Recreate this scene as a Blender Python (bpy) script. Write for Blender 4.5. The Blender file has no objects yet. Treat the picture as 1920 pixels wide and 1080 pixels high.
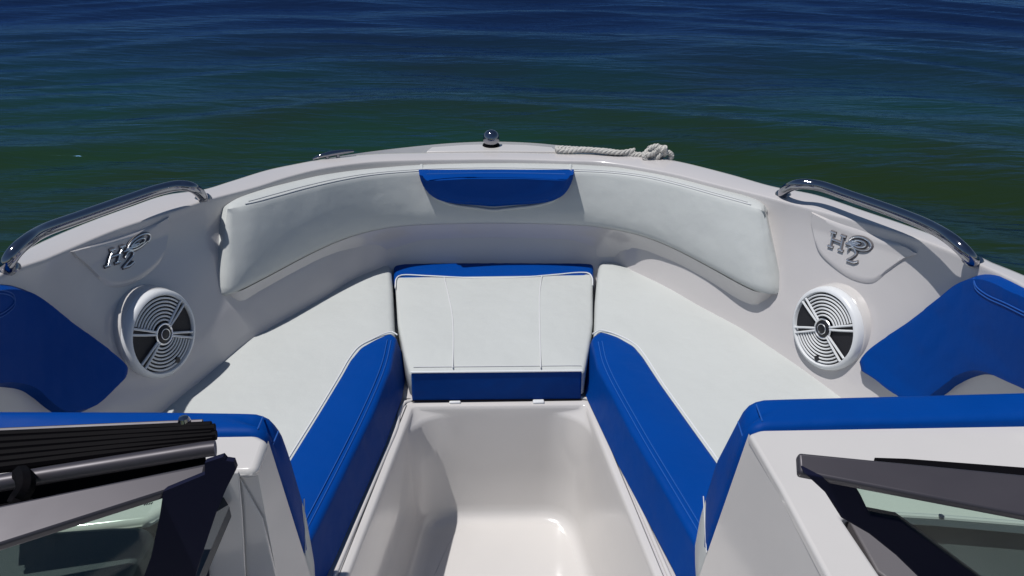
import bpy, bmesh, math, random
import numpy as np
from mathutils import Vector, Matrix
from mathutils.bvhtree import BVHTree
from mathutils.geometry import delaunay_2d_cdt
random.seed(4); rng = np.random.RandomState(7)
scene = bpy.context.scene
# ------------------------------------------------------------------ camera
F, CAM = 1450.0, Vector((-0.057, 0.0, 1.60))
PIT, YAW, ROL = math.radians(29), math.radians(3.0), math.radians(1.0)
def rotv(x, y, z=-1.0):
    c, s = math.cos(ROL), math.sin(ROL); x, y = c*x - s*y, s*x + c*y
    f = -z
    d = (x, f*math.cos(PIT) + y*math.sin(PIT), -f*math.sin(PIT) + y*math.cos(PIT))
    c, s = math.cos(YAW), math.sin(YAW)
    return Vector((c*d[0] + s*d[1], -s*d[0] + c*d[1], d[2]))
cd = bpy.data.cameras.new('camera'); cam = bpy.data.objects.new('camera', cd)
scene.collection.objects.link(cam); scene.camera = cam
ex, ey, ez = rotv(1, 0, 0), rotv(0, 1, 0), -rotv(0, 0, -1)
M = Matrix((ex, ey, ez)).transposed().to_4x4(); M.translation = CAM; cam.matrix_world = M
cd.sensor_width = 36; cd.lens = F/1920*36; cd.clip_start = 0.02; cd.clip_end = 5000
# ------------------------------------------------------------------ light
SUN = Vector((-0.34, -0.10, 1.0)).normalized()
w = bpy.data.worlds.new('World'); scene.world = w; w.use_nodes = True
nt = w.node_tree; bg = nt.nodes['Background']
sky = nt.nodes.new('ShaderNodeTexSky'); sky.sky_type = 'NISHITA'; sky.sun_disc = False
sky.sun_elevation = math.asin(SUN.z); sky.sun_rotation = math.atan2(SUN.x, SUN.y)
sky.air_density = 1.0; sky.dust_density = 0.1; sky.ozone_density = 4.0
nt.links.new(sky.outputs[0], bg.inputs[0]); bg.inputs[1].default_value = 0.055
sl = bpy.data.lights.new('sun', 'SUN'); sl.energy = 3.8; sl.angle = math.radians(0.5); sl.color = (1, .98, .955)
so = bpy.data.objects.new('sun', sl); scene.collection.objects.link(so)
so.rotation_euler = SUN.to_track_quat('Z', 'Y').to_euler(); so.location = (0, 0, 20)
scene.view_settings.view_transform = 'Standard'; scene.view_settings.look = 'None'
scene.view_settings.exposure = -0.04; scene.view_settings.gamma = 1
# ------------------------------------------------------------------ tracing helpers: picture point -> point on a real plane of the boat
def ray(px, py): return rotv((px-960)/F, -(py-540)/F)
def P(px, py, z):
    d = ray(px, py); return CAM + d*((z - CAM.z)/d.z)
def PY(px, py, Y):
    d = ray(px, py); return CAM + d*((Y - CAM.y)/d.y)
def PL(pts, z): return [P(a[0], a[1], a[2] if len(a) > 2 else z) for a in pts]
# ------------------------------------------------------------------ materials
def mat(name, col, rough=.5, metal=0, coat=0, spec=.5, bump=None, var=0, ior=1.5):
    m = bpy.data.materials.new(name); m.use_nodes = True; t = m.node_tree; b = t.nodes['Principled BSDF']
    b.inputs['Base Color'].default_value = (*col, 1); b.inputs['Roughness'].default_value = rough
    b.inputs['Metallic'].default_value = metal; b.inputs['Coat Weight'].default_value = coat
    b.inputs['Coat Roughness'].default_value = .08
    b.inputs['Specular IOR Level'].default_value = spec; b.inputs['IOR'].default_value = ior
    tc = t.nodes.new('ShaderNodeNewGeometry')
    if var:
        n = t.nodes.new('ShaderNodeTexNoise'); n.inputs['Scale'].default_value = 5; n.inputs['Detail'].default_value = 6
        t.links.new(tc.outputs['Position'], n.inputs['Vector'])
        r = t.nodes.new('ShaderNodeMapRange'); r.inputs['From Min'].default_value = .3; r.inputs['From Max'].default_value = .7
        r.inputs['To Min'].default_value = 1-var; r.inputs['To Max'].default_value = 1+var*.3
        t.links.new(n.outputs['Fac'], r.inputs['Value'])
        mx = t.nodes.new('ShaderNodeVectorMath'); mx.operation = 'SCALE'; mx.inputs[0].default_value = col
        t.links.new(r.outputs[0], mx.inputs['Scale']); t.links.new(mx.outputs[0], b.inputs['Base Color'])
        r2 = t.nodes.new('ShaderNodeMapRange'); r2.inputs['To Min'].default_value = max(0, rough-.06); r2.inputs['To Max'].default_value = rough+.08
        n2 = t.nodes.new('ShaderNodeTexNoise'); n2.inputs['Scale'].default_value = 23; n2.inputs['Detail'].default_value = 5
        t.links.new(tc.outputs['Position'], n2.inputs['Vector'])
        t.links.new(n2.outputs['Fac'], r2.inputs['Value']); t.links.new(r2.outputs[0], b.inputs['Roughness'])
    if bump:
        last = None
        for sc, dist in bump:
            n = t.nodes.new('ShaderNodeTexNoise'); n.inputs['Scale'].default_value = sc; n.inputs['Detail'].default_value = 3
            t.links.new(tc.outputs['Position'], n.inputs['Vector'])
            bp = t.nodes.new('ShaderNodeBump'); bp.inputs['Strength'].default_value = 1; bp.inputs['Distance'].default_value = dist
            t.links.new(n.outputs['Fac'], bp.inputs['Height'])
            if last: t.links.new(last.outputs[0], bp.inputs['Normal'])
            last = bp
        t.links.new(last.outputs[0], b.inputs['Normal'])
    return m
GEL = mat('gelcoat', (.54, .515, .51), .22, coat=.5, var=.03, bump=[(9, .0012)])
GELS = mat('gelcoat_gloss', (.585, .56, .54), .16, coat=.6, var=.03, bump=[(7, .0012)])
WV = mat('white_vinyl', (.515, .53, .515), .5, spec=.35, var=.03, bump=[(5, .010), (22, .0012), (900, .0003)])
BV = mat('blue_vinyl', (.0002, .046, .255), .48, spec=.07, var=.05, bump=[(6, .009), (25, .0014), (900, .0003)])
STB = mat('blue_thread', (.008, .085, .36), .6)
STW = mat('white_thread', (.62, .62, .63), .6)
PIP = mat('white_piping', (.68, .69, .70), .35)
CHR = mat('polished_steel', (.30, .30, .33), .08, metal=1, bump=[(40, .0002)])
CHR2 = mat('plated_trim', (.86, .86, .87), .32, metal=1)
BLK = mat('black_rubber', (.004, .0035, .0045), .6, spec=.04, bump=[(60, .0008)])
NAVY = mat('shadow_navy', (.008, .009, .026), .6, spec=.08)  # navy of the painted windshield shadows, also used in the latch recess
ALU = mat('satin_aluminium', (.062, .056, .066), .42, metal=.35, var=.06)
GRY = mat('grey_vinyl', (.13, .12, .125), .5, bump=[(700, .0003)])
DASH = mat('dark_dash_vinyl', (.05, .055, .062), .5, bump=[(500, .0004), (9, .003)], var=.1)
SPK = mat('speaker_black', (.008, .008, .012), .5)
MESHM = mat('speaker_mesh', (.006, .006, .01), .65, bump=[(1500, .0006)])
ROPE = mat('white_rope', (.55, .53, .49), .85, var=.12, bump=[(300, .0008)])
CARP = mat('cockpit_sole', (.4, .39, .38), .5)
GLS = bpy.data.materials.new('green_tinted_glass'); GLS.use_nodes = True
t = GLS.node_tree; t.nodes.clear()
o_ = t.nodes.new('ShaderNodeOutputMaterial'); mx = t.nodes.new('ShaderNodeMixShader'); tr = t.nodes.new('ShaderNodeBsdfTransparent')
gl = t.nodes.new('ShaderNodeBsdfGlossy'); gl.inputs['Roughness'].default_value = .03
tr.inputs[0].default_value = (.76, .86, .80, 1); mx.inputs[0].default_value = .045
t.links.new(tr.outputs[0], mx.inputs[1]); t.links.new(gl.outputs[0], mx.inputs[2]); t.links.new(mx.outputs[0], o_.inputs[0])
# ------------------------------------------------------------------ object helpers
ROOT = {}
def empty(name, loc, label, cat, group=None):
    o = bpy.data.objects.new(name, None); scene.collection.objects.link(o); o.location = loc
    o.empty_display_size = .1; o['label'] = label; o['category'] = cat
    if group: o['group'] = group
    ROOT[o.name] = Vector(loc); return o
def obj(name, vf, m, parent=None, label=None, cat=None, group=None, smooth=40, bevel=0, solid=0, segs=3):
    v, f = vf
    v = [Vector(p) for p in v]
    if parent is not None: org = ROOT[parent.name]; off = Vector((0, 0, 0))
    else:
        org = Vector((sum(p.x for p in v)/len(v), sum(p.y for p in v)/len(v), min(p.z for p in v))); off = org
    me = bpy.data.meshes.new(name); me.from_pydata([tuple(p-org) for p in v], [], f); 
    bm = bmesh.new(); bm.from_mesh(me)
    bmesh.ops.remove_doubles(bm, verts=bm.verts, dist=1e-5)
    bmesh.ops.recalc_face_normals(bm, faces=bm.faces); bm.to_mesh(me); bm.free()
    me.materials.append(m)
    for p in me.polygons: p.use_smooth = True
    me.set_sharp_from_angle(angle=math.radians(smooth))
    o = bpy.data.objects.new(name, me); scene.collection.objects.link(o); o.location = off
    ROOT[o.name] = org
    if parent is not None: o.parent = parent
    if label: o['label'] = label
    if cat: o['category'] = cat
    if group: o['group'] = group
    if solid:
        s = o.modifiers.new('s', 'SOLIDIFY'); s.thickness = solid; s.offset = 0
    if bevel:
        b = o.modifiers.new('b', 'BEVEL'); b.width = bevel; b.segments = segs; b.limit_method = 'ANGLE'; b.angle_limit = math.radians(35)
        b.harden_normals = False
        me.set_sharp_from_angle(angle=math.radians(80))
    return o
def join(*vfs):
    V, Fc = [], []
    for v, f in vfs:
        k = len(V); V += [Vector(p) for p in v]; Fc += [tuple(i+k for i in q) for q in f]
    return V, Fc
def crom(pts, n, closed=False):
    """Catmull-Rom through the points, resampled to n points evenly by length"""
    p = [np.array(q, float) for q in pts]
    if closed: p = [p[-1]] + p + [p[0], p[1]]
    else: p = [2*p[0]-p[1]] + p + [2*p[-1]-p[-2]]
    out = []
    for i in range(1, len(p)-2):
        a, b, c, d = p[i-1:i+3]
        t0 = 0; t1 = t0+max(1e-6, np.linalg.norm(b-a))**.5; t2 = t1+max(1e-6, np.linalg.norm(c-b))**.5; t3 = t2+max(1e-6, np.linalg.norm(d-c))**.5
        for s in np.linspace(t1, t2, 12, endpoint=False):
            A1 = (t1-s)/(t1-t0)*a+(s-t0)/(t1-t0)*b; A2 = (t2-s)/(t2-t1)*b+(s-t1)/(t2-t1)*c; A3 = (t3-s)/(t3-t2)*c+(s-t2)/(t3-t2)*d
            B1 = (t2-s)/(t2-t0)*A1+(s-t0)/(t2-t0)*A2; B2 = (t3-s)/(t3-t1)*A2+(s-t1)/(t3-t1)*A3
            out.append((t2-s)/(t2-t1)*B1+(s-t1)/(t2-t1)*B2)
    out.append(p[-2]); out = np.array(out)
    L = np.concatenate([[0], np.cumsum(np.linalg.norm(np.diff(out, axis=0), axis=1))])
    s = np.linspace(0, L[-1], n+1 if closed else n)
    r = np.stack([np.interp(s, L, out[:, k]) for k in range(out.shape[1])], 1)
    if closed: r = r[:-1]
    return [Vector(q) for q in r]
def lin(pts, n):
    o = np.array([list(q) for q in pts], float)
    L = np.concatenate([[0], np.cumsum(np.linalg.norm(np.diff(o, axis=0), axis=1))]); s = np.linspace(0, L[-1], n)
    return [Vector(q) for q in np.stack([np.interp(s, L, o[:, k]) for k in range(3)], 1)]
def loft(rings, closed_u=False, closed_v=False, cap=False):
    n = len(rings[0]); V = [p for r in rings for p in r]; Fc = []
    for i in range(len(rings) - (0 if closed_v else 1)):
        j = (i+1) % len(rings)
        for k in range(n - (0 if closed_u else 1)):
            l = (k+1) % n; Fc.append((i*n+k, i*n+l, j*n+l, j*n+k))
    if cap == 'u' :   # close first/last column of a closed_v tube
        Fc.append(tuple(i*n for i in range(len(rings)))); Fc.append(tuple(i*n+n-1 for i in range(len(rings)))[::-1])
    if cap == 'v':
        Fc.append(tuple(range(n))[::-1]); Fc.append(tuple((len(rings)-1)*n+k for k in range(n)))
    return V, Fc
def tube(path, r, seg=10, cap=True, flat=None):
    """flat=(normal, factor) squashes the section along a direction"""
    n = len(path); rings = []; up = None
    for i in range(n):
        d = (path[min(i+1, n-1)] - path[max(i-1, 0)]).normalized()
        if up is None:
            up = Vector((0, 0, 1)) if abs(d.z) < .9 else Vector((1, 0, 0))
        a = d.cross(up)
        if a.length < 1e-4: a = d.orthogonal()
        a.normalize(); b = a.cross(d).normalized(); up = b
        rr = r(i/(n-1)) if callable(r) else r
        rings.append([path[i] + (a*math.cos(2*math.pi*k/seg) + b*math.sin(2*math.pi*k/seg))*rr for k in range(seg)])
    return loft(rings, closed_u=True, cap='v' if cap else False)
def disc_frame(nrm, up=Vector((0, 0, 1))):
    n = nrm.normalized(); u = up.cross(n).normalized(); v = n.cross(u); return u, v, n
def lathe(c, nrm, prof, seg=40, arc=None):
    u, v, n = disc_frame(nrm) if abs(nrm.normalized().z) < .95 else (Vector((1, 0, 0)), Vector((0, 1, 0)), nrm.normalized())
    a = [2*math.pi*k/seg for k in range(seg)]
    rings = [[c + (u*math.cos(t)+v*math.sin(t))*r + n*h for t in a] for r, h in prof]
    return loft(rings, closed_u=True, cap='v' if prof[0][0] > 1e-6 and prof[-1][0] > 1e-6 else False)
def prism(bot, top):
    n = len(bot); return list(bot)+list(top), [tuple(range(n))[::-1], tuple(range(n, 2*n))] + [(k, (k+1) % n, n+(k+1) % n, n+k) for k in range(n)]
def box(c, sx, sy, sz, ax=(1, 0, 0), ay=(0, 1, 0), az=(0, 0, 1)):
    ax, ay, az = Vector(ax)*sx/2, Vector(ay)*sy/2, Vector(az)*sz/2; c = Vector(c)
    b = [c-az-ax-ay, c-az+ax-ay, c-az+ax+ay, c-az-ax+ay]; return prism(b, [p+2*az for p in b])
def inset(poly, d):
    """inward offset of a dense closed plan outline (z kept)"""
    n = len(poly); area = sum(poly[i].x*poly[(i+1) % n].y - poly[(i+1) % n].x*poly[i].y for i in range(n)); s = 1 if area > 0 else -1
    out = []
    for i in range(n):
        a, b, c = poly[i-1], poly[i], poly[(i+1) % n]
        t1 = (b-a).normalized(); t2 = (c-b).normalized(); t_ = (t1+t2)
        if t_.length < 1e-6: t_ = t1
        t_.normalize(); nn = Vector((-t_.y, t_.x, 0))*s
        k = 1/max(.5, nn.dot(Vector((-t1.y, t1.x, 0))*s)); out.append(b + nn*d*k)
    return out
def dense(pts, step=.012, closed=True):
    out = []; n = len(pts)
    for i in range(n if closed else n-1):
        a, b = pts[i], pts[(i+1) % n]; k = max(1, int((b-a).length/step))
        out += [a.lerp(b, j/k) for j in range(k)]
    return out
def roundc(pts, r, seg=5):
    """round the corners of a closed polygon"""
    out = []; n = len(pts)
    for i in range(n):
        a, b, c = pts[i-1], pts[i], pts[(i+1) % n]; rr = min(r, (a-b).length*.45, (c-b).length*.45)
        p, q = b+(a-b).normalized()*rr, b+(c-b).normalized()*rr
        out += [p*(1-t)**2 + b*2*t*(1-t) + q*t*t for t in [j/seg for j in range(seg+1)]]
    return out
def cushion(outline, zt, zb, r=.018, crown=.006, corner=.02, flare=0):
    o = dense(roundc([Vector((p.x, p.y, 0)) for p in outline], corner), .014)
    Z = lambda q, z: [Vector((p.x, p.y, z)) for p in q]
    rings = [Z(inset(o, .006-flare), zb), Z(inset(o, -flare) if flare else o, zb+.008)]
    rings.append(Z(o, zt-r))
    for k in range(1, 6):
        a = k/5*math.pi/2; rings.append(Z(inset(o, r*(1-math.cos(a))), zt - r + r*math.sin(a)))
    v, f = loft(rings, closed_u=True); k0 = len(v)-len(o); top = v[k0:]
    poly = [Vector((p.x, p.y)) for p in top]; n = len(poly)
    px = np.array([p.x for p in poly]); py = np.array([p.y for p in poly]); qx, qy = np.roll(px, -1), np.roll(py, -1)
    g = .022; pts = []
    for gx in np.arange(px.min(), px.max(), g):
        for gy in np.arange(py.min(), py.max(), g):
            ins = np.count_nonzero(((py > gy) != (qy > gy)) & (gx < (qx-px)*(gy-py)/np.where(qy == py, 1e-9, qy-py)+px)) % 2
            d = np.sqrt(((px-gx)**2+(py-gy)**2).min())
            if ins and d > .008: pts.append((Vector((gx, gy)), d))
    allp = poly + [q[0] for q in pts]
    vo, eo, fo, ov, oe, of = delaunay_2d_cdt(allp, [(i, (i+1) % n) for i in range(n)], [], 1, 1e-6)
    dist = [0 if (min(ov[i]) if ov[i] else 0) < n else pts[min(ov[i])-n][1] for i in range(len(vo))]
    k1 = len(v); v = v + [Vector((q.x, q.y, zt + crown*(1-math.exp(-d/.035)))) for q, d in zip(vo, dist)]
    f = f + [tuple(k1+i for i in t) for t in fo]
    f.append(tuple(range(len(o)))[::-1]); return v, f
def seam(pts, m, parent, r=.0011, name='stitching', n=80, off=.0):
    return obj(name, tube([p+Vector((0, 0, off)) for p in crom(pts, n)], r, 6), m, parent)
# ------------------------------------------------------------------ water
ZW = -0.20
def axis(core, n, far, m, off=0):
    a = np.linspace(-core, core, n); g = core*np.power(far/core, np.linspace(0, 1, m+1)[1:])
    return np.concatenate([-g[::-1], a, g]) + off
xs = axis(16, 420, 900, 24); ys = np.concatenate([np.linspace(-12, 0, 20, endpoint=False), np.linspace(0, 20, 420), 20*np.power(60, np.linspace(0, 1, 28)[1:])])
X, Y = np.meshgrid(xs, ys); Z = np.zeros_like(X)
fade = np.clip(1-(np.hypot(X, Y-5)-18)/25, 0, 1)
wx = X*.6 + .25*np.sin(Y*.9+X*.3); wy = np.sqrt(np.maximum(Y, 0)**2 + (.9*X)**2 + 1.5) + .22*np.sin(X*.55+1.3) + .12*np.sin(X*1.3+Y*.8)
for lam, amp, n_, sd in ((2.6, .030, 4, 8), (1.2, .019, 6, 11), (.6, .0062, 8, 14), (.36, .0026, 9, 17)):
    for _ in range(n_):
        th = math.radians(rng.normal(90, sd)); k = 2*math.pi/(lam*rng.uniform(.75, 1.3)); ph = rng.uniform(0, 6.28)
        env = .55+.45*np.sin(X*rng.uniform(.15, .7)+Y*rng.uniform(-.4, .4)+rng.uniform(0, 6))
        Z += amp*np.sin(k*(wx*math.cos(th)+wy*math.sin(th))+ph)*env
Z = Z*fade*.8; Z -= Z.mean(); Z += ZW
nx, ny = len(xs), len(ys)
idx = np.arange(nx*ny).reshape(ny, nx)
fc = np.stack([idx[:-1, :-1], idx[:-1, 1:], idx[1:, 1:], idx[1:, :-1]], -1).reshape(-1, 4)
me = bpy.data.meshes.new('lake_water'); me.from_pydata(np.stack([X, Y, Z], -1).reshape(-1, 3).tolist(), [], fc.tolist())
for p in me.polygons: p.use_smooth = True
WAT = bpy.data.materials.new('lake_water'); WAT.use_nodes = True; t = WAT.node_tree; b = t.nodes['Principled BSDF']
b.inputs['Roughness'].default_value = .10; b.inputs['IOR'].default_value = 1.33; b.inputs['Specular IOR Level'].default_value = .22; b.inputs['Specular Tint'].default_value = (.35, .6, 1, 1)
g = t.nodes.new('ShaderNodeNewGeometry'); last = None
for sc, di, st in (((1.8, 6.0, 1), .022, .0), ((4.0, 16, 1), .022, .0), ((9, 34, 1), .0035, .0), ((24, 80, 1), .0007, .0)):
    mp = t.nodes.new('ShaderNodeMapping'); mp.inputs['Scale'].default_value = sc; mp.inputs['Rotation'].default_value = (0, 0, math.radians(7))
    t.links.new(g.outputs['Position'], mp.inputs[0]); n = t.nodes.new('ShaderNodeTexNoise'); n.inputs['Scale'].default_value = .55; n.inputs['Detail'].default_value = 3; n.inputs['Distortion'].default_value = .5
    t.links.new(mp.outputs[0], n.inputs[0]); bp = t.nodes.new('ShaderNodeBump'); bp.inputs['Distance'].default_value = di
    t.links.new(n.outputs[0], bp.inputs['Height'])
    if last: t.links.new(last.outputs[0], bp.inputs['Normal'])
    last = bp
wn = last
n = t.nodes.new('ShaderNodeTexNoise'); n.inputs['Scale'].default_value = .35; n.inputs['Detail'].default_value = 3; t.links.new(g.outputs['Position'], n.inputs[0])
cr_ = t.nodes.new('ShaderNodeValToRGB'); cr_.color_ramp.elements[0].position = .35; cr_.color_ramp.elements[1].position = .68
cr_.color_ramp.elements[0].color = (.013, .027, .007, 1); cr_.color_ramp.elements[1].color = (.009, .042, .018, 1)
t.links.new(n.outputs[0], cr_.inputs[0])
sp_ = t.nodes.new('ShaderNodeSeparateXYZ'); t.links.new(g.outputs['Position'], sp_.inputs[0])
mr = t.nodes.new('ShaderNodeMapRange'); mr.inputs['From Min'].default_value = 5; mr.inputs['From Max'].default_value = 10; t.links.new(sp_.outputs['Y'], mr.inputs['Value'])   # body colour turns bluer with distance: reflected sky painted into it
mc = t.nodes.new('ShaderNodeMix'); mc.data_type = 'RGBA'; t.links.new(mr.outputs[0], mc.inputs['Factor']); t.links.new(cr_.outputs[0], mc.inputs[6]); mc.inputs[7].default_value = (.005, .013, .040, 1)
mr.inputs['To Min'].default_value = .05
df = t.nodes.new('ShaderNodeBsdfDiffuse'); t.links.new(mc.outputs[2], df.inputs['Color'])
gs = t.nodes.new('ShaderNodeBsdfGlossy'); gs.inputs['Roughness'].default_value = .16; gs.inputs['Color'].default_value = (.20, .42, .78, 1); t.links.new(wn.outputs[0], gs.inputs['Normal'])
fz = t.nodes.new('ShaderNodeFresnel'); fz.inputs['IOR'].default_value = 1.33; t.links.new(wn.outputs[0], fz.inputs['Normal'])
ms_ = t.nodes.new('ShaderNodeMixShader'); t.links.new(fz.outputs[0], ms_.inputs[0]); t.links.new(df.outputs[0], ms_.inputs[1]); t.links.new(gs.outputs[0], ms_.inputs[2])
t.links.new(ms_.outputs[0], t.nodes['Material Output'].inputs['Surface']); t.nodes.remove(b)
me.materials.append(WAT); wo = bpy.data.objects.new('lake_water', me); scene.collection.objects.link(wo)
wo['kind'] = 'structure'; wo['label'] = 'dark green and blue rippled lake water around the boat'
# ------------------------------------------------------------------ boat
ZG, ZS, ZL, ZF = .82, .45, .355, -.012
def zg(px): return .77 + .125*((px-928)/900)**2      # sheer line: the gunwale drops gently towards the bow
def PG(px, py, dz=0): return P(px, py, zg(px)+dz)
boat = empty('motorboat', (0, 1.2, ZW), 'white open bow motorboat with footwell, speakers and handrails on dark lake water', 'boat')
# plan rings sampled by azimuth about an axis inside the bow
CX, CY = 0.0, .9
TH = np.radians(np.concatenate([np.linspace(-140, -60, 30, endpoint=False), np.linspace(-60, 60, 130), np.linspace(60, 140, 31)[1:]]))
def ring(pts, z, th=TH, dens=400):
    q = crom(pts, dens); a = np.unwrap(np.array([math.atan2(p.x-CX, p.y-CY) for p in q])); r = np.array([math.hypot(p.x-CX, p.y-CY) for p in q]); zz = np.array([p.z for p in q])
    if a[-1] < a[0]: a, r, zz = a[::-1], r[::-1], zz[::-1]
    rr = np.interp(th, a, r); z_ = np.interp(th, a, zz)
    return rr, z_
def rp(rr, zz, th=TH): return [Vector((CX+r*math.sin(t_), CY+r*math.cos(t_), z)) for r, z, t_ in zip(rr, zz, th)]
aftB = [Vector((-1.06, .1, ZG)), Vector((-1.045, .7, ZG))]
inn = [(0, 515), (75, 489), (125, 468), (225, 427), (320, 397), (390, 374), (480, 350), (540, 331), (600, 316), (650, 308), (700, 302.5), (780, 299.5), (860, 298.5), (925, 298), (1000, 299), (1060, 301), (1127, 303), (1220, 317), (1270, 327), (1345, 346), (1420, 364), (1480, 380), (1540, 396), (1615, 416), (1690, 437), (1765, 463), (1845, 499), (1920, 535)]
out = [(0, 483), (60, 448), (150, 412), (240, 381), (310, 359), (378, 352), (430, 337), (500, 316), (560, 304), (600, 297), (650, 289), (700, 282), (780, 273), (850, 267), (925, 264.5), (1000, 267), (1040, 270.5), (1100, 276), (1200, 287), (1270, 300), (1370, 324), (1450, 346), (1530, 360), (1620, 389), (1710, 419), (1790, 449), (1837, 473), (1920, 507)]
strip = [(0, 484), (60, 449), (150, 413), (240, 382), (310, 360), (378, 353), (430, 338), (500, 317), (560, 305), (600, 298), (650, 292), (700, 288), (780, 286), (850, 285.5), (925, 285), (1000, 286), (1100, 288), (1200, 292), (1270, 301), (1370, 325), (1450, 347), (1530, 361), (1620, 390), (1710, 420), (1790, 450), (1837, 474), (1920, 508)]
def withends(pts, z, xo, mirror=True):
    q = [PG(x, y, z) for x, y in pts]; a, b = q[0], q[-1]
    return [Vector((-xo, .1, a.z)), Vector((-xo*.35+a.x*.65, .75, a.z))] + q + [Vector((xo*.35+b.x*.65, .75, b.z)), Vector((xo, .1, b.z))]
rB, zB = ring(withends(inn, 0, 1.04), ZG)
rG, zG = ring(withends(strip, 0, 1.11), ZG)
rA, zA = ring(withends(out, -.006, 1.12), ZG)
rG = np.maximum(rG, rB+.02); rA = np.maximum(rA, rG+.006)
seat_out_px = [(60, 950), (180, 852), (290, 766), (380, 695), (465, 626), (500, 607), (600, 552), (665, 514), (700, 500), (730, 488), (800, 484), (925, 483), (1050, 484), (1112, 484), (1130, 484), (1155, 486), (1200, 506), (1250, 529), (1320, 568), (1400, 610), (1450, 642), (1500, 675), (1580, 732), (1680, 805), (1790, 890)]
rE, zE = ring([Vector((-.93, .1, ZS))] + PL(seat_out_px, ZS) + [Vector((.93, .1, ZS))], ZS)
r_ = lambda f: rB + (rE-rB)*f
one = np.ones_like(TH)
zm = lambda f: zB*(1-f) + (ZS+.04)*f
liner = loft([rp(rG-.012, zB), rp(rB+.006, zB), rp(rB+.002, zB-.001), rp(rB+.0002, zB-.004), rp(rB, zB-.010),
              rp(r_(.05)+.000, zB-.05), rp(r_(.30)-.000, zm(.33)), rp(r_(.60)-.004, zm(.58)), rp(r_(.80)-.008, zm(.76)), rp(r_(.92)-.016, zm(.88)), rp(r_(1)-.020, one*(ZS+.02)), rp(r_(1)-.034, one*(ZS-.01)), rp(rE-.075, one*(ZL+.02)), rp(rE-.10, one*ZL)])
gun = obj('inner_liner', liner, GEL, boat, smooth=60)
bvh = BVHTree.FromPolygons([tuple(p) for p in liner[0]], liner[1])
hull = loft([rp(rG-.012, zB), rp(rG-.004, zB), rp(rG, zB-.003), rp(rA-.006, zB-.006), rp(rA-.001, zB-.010), rp(rA, zB-.02), rp(rA+.004, zB-.06), rp(rA-.004, zB-.065),
             rp(rA-.02, one*.58), rp(rA-.07, one*.3), rp(rA-.16, one*0), rp(rA-.3, one*-.35)])
obj('hull', hull, GELS, boat, smooth=60)
rr_ = loft([rp(rA+.003, zB-.058), rp(rA+.016, zB-.062), rp(rA+.018, zB-.078), rp(rA+.003, zB-.084)]); obj('rub_rail', rr_, BLK, boat)
def hit(px, py, off=0.0):
    d = ray(px, py).normalized(); loc, n, i, dd = bvh.ray_cast(CAM, d)
    if loc is None: loc = P(px, py, .6); n = -d
    if n.dot(d) > 0: n = -n
    return loc + n*off, n
# locker lid on bow deck
lid = PL([(808, 275.5), (870, 271), (925, 269.5), (985, 271), (1036, 275.5), (1046, 284), (925, 283), (799, 284)], .774)
obj('anchor_locker_lid', prism([p-Vector((0, 0, .02)) for p in lid], lid), GELS, boat, bevel=.004)
# ---- seat deck and footwell
Lr = [P(772, 760, ZL), P(647, 1080, ZL)]; Rr = [P(1101, 757, ZL), P(1232, 1080, ZL)]
def ext(a, b, Yt): return a + (b-a)*((Yt-a.y)/(b.y-a.y))
La, Ra = ext(Lr[0], Lr[1], .15), ext(Rr[0], Rr[1], .15)
def Uloop(z, ins, r, n=14):
    a, b, c, d = [Vector((p.x, p.y, z)) for p in (La, Lr[0], Rr[0], Ra)]
    dl = (b-a).normalized(); nl = Vector((dl.y, -dl.x, 0)); dr = (c-d).normalized(); nr = Vector((-dr.y, dr.x, 0))
    a += nl*ins; d += nr*ins; b = b + nl*ins*1.05 + Vector((0, -ins, 0)); c = c + nr*ins*1.05 + Vector((0, -ins, 0))
    def arc(p, q, s):
        u, v = (p-q).normalized()*r, (s-q).normalized()*r
        return [(q+u)*(1-t)**2 + q*2*t*(1-t) + (q+v)*t*t for t in np.linspace(0, 1, n)]
    P1 = arc(a, b, c); P2 = arc(b, c, d)
    return [a.lerp(P1[0], k/20) for k in range(20)] + P1 + [P1[-1].lerp(P2[0], k/12) for k in range(1, 12)] + P2 + [P2[-1].lerp(d, k/20) for k in range(1, 21)]
wl = [Uloop(ZL, -.012, .012), Uloop(ZL, .0, .014), Uloop(ZL-.003, .004, .016), Uloop(ZL-.012, .006, .02), Uloop(ZL-.022, .007, .085), Uloop(ZL-.035, .009, .10), Uloop(.15, .016, .10), Uloop(.03, .022, .10), Uloop(ZF+.024, .026, .10), Uloop(ZF+.010, .032, .10), Uloop(ZF+.002, .044, .10), Uloop(ZF, .058, .10)]
v_, f_ = loft(wl); k0 = len(v_)-len(wl[0]); f_.append(tuple(range(k0, len(v_))))
obj('footwell', (v_, f_), GELS, boat, smooth=50)
# deck sheets around the well, under the cushions
lo, ro = Uloop(ZL, -.012, .012), None
def deck(side):
    s = -1 if side < 0 else 1
    e = Lr if s < 0 else Rr; a = (La if s < 0 else Ra); b = e[0]
    inner = [Vector((p.x+s*.012, p.y+.0, ZL)) for p in lin([a, b], 30)]
    outer = []
    for p in inner:
        i = np.argmin([abs(q.y-p.y)+(0 if q.x*s > 0 else 9) + (0 if abs(q.x) > .25 else 9) for q in rp(rE-.10, one*ZL)]); q = rp(rE-.10, one*ZL)[i]; outer.append(Vector((q.x, p.y, ZL)))
    return loft([inner, outer])
fr_ = rp(rE-.10, one*ZL); fr_ = [p for p in fr_ if p.y > Lr[0].y+.015]
fx = lambda x0, x1, y0, y1: ([Vector((x0, y0, ZL-.003)), Vector((x1, y0, ZL-.003)), Vector((x1, y1, ZL-.003)), Vector((x0, y1, ZL-.003))], [(0, 1, 2, 3)])
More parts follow.
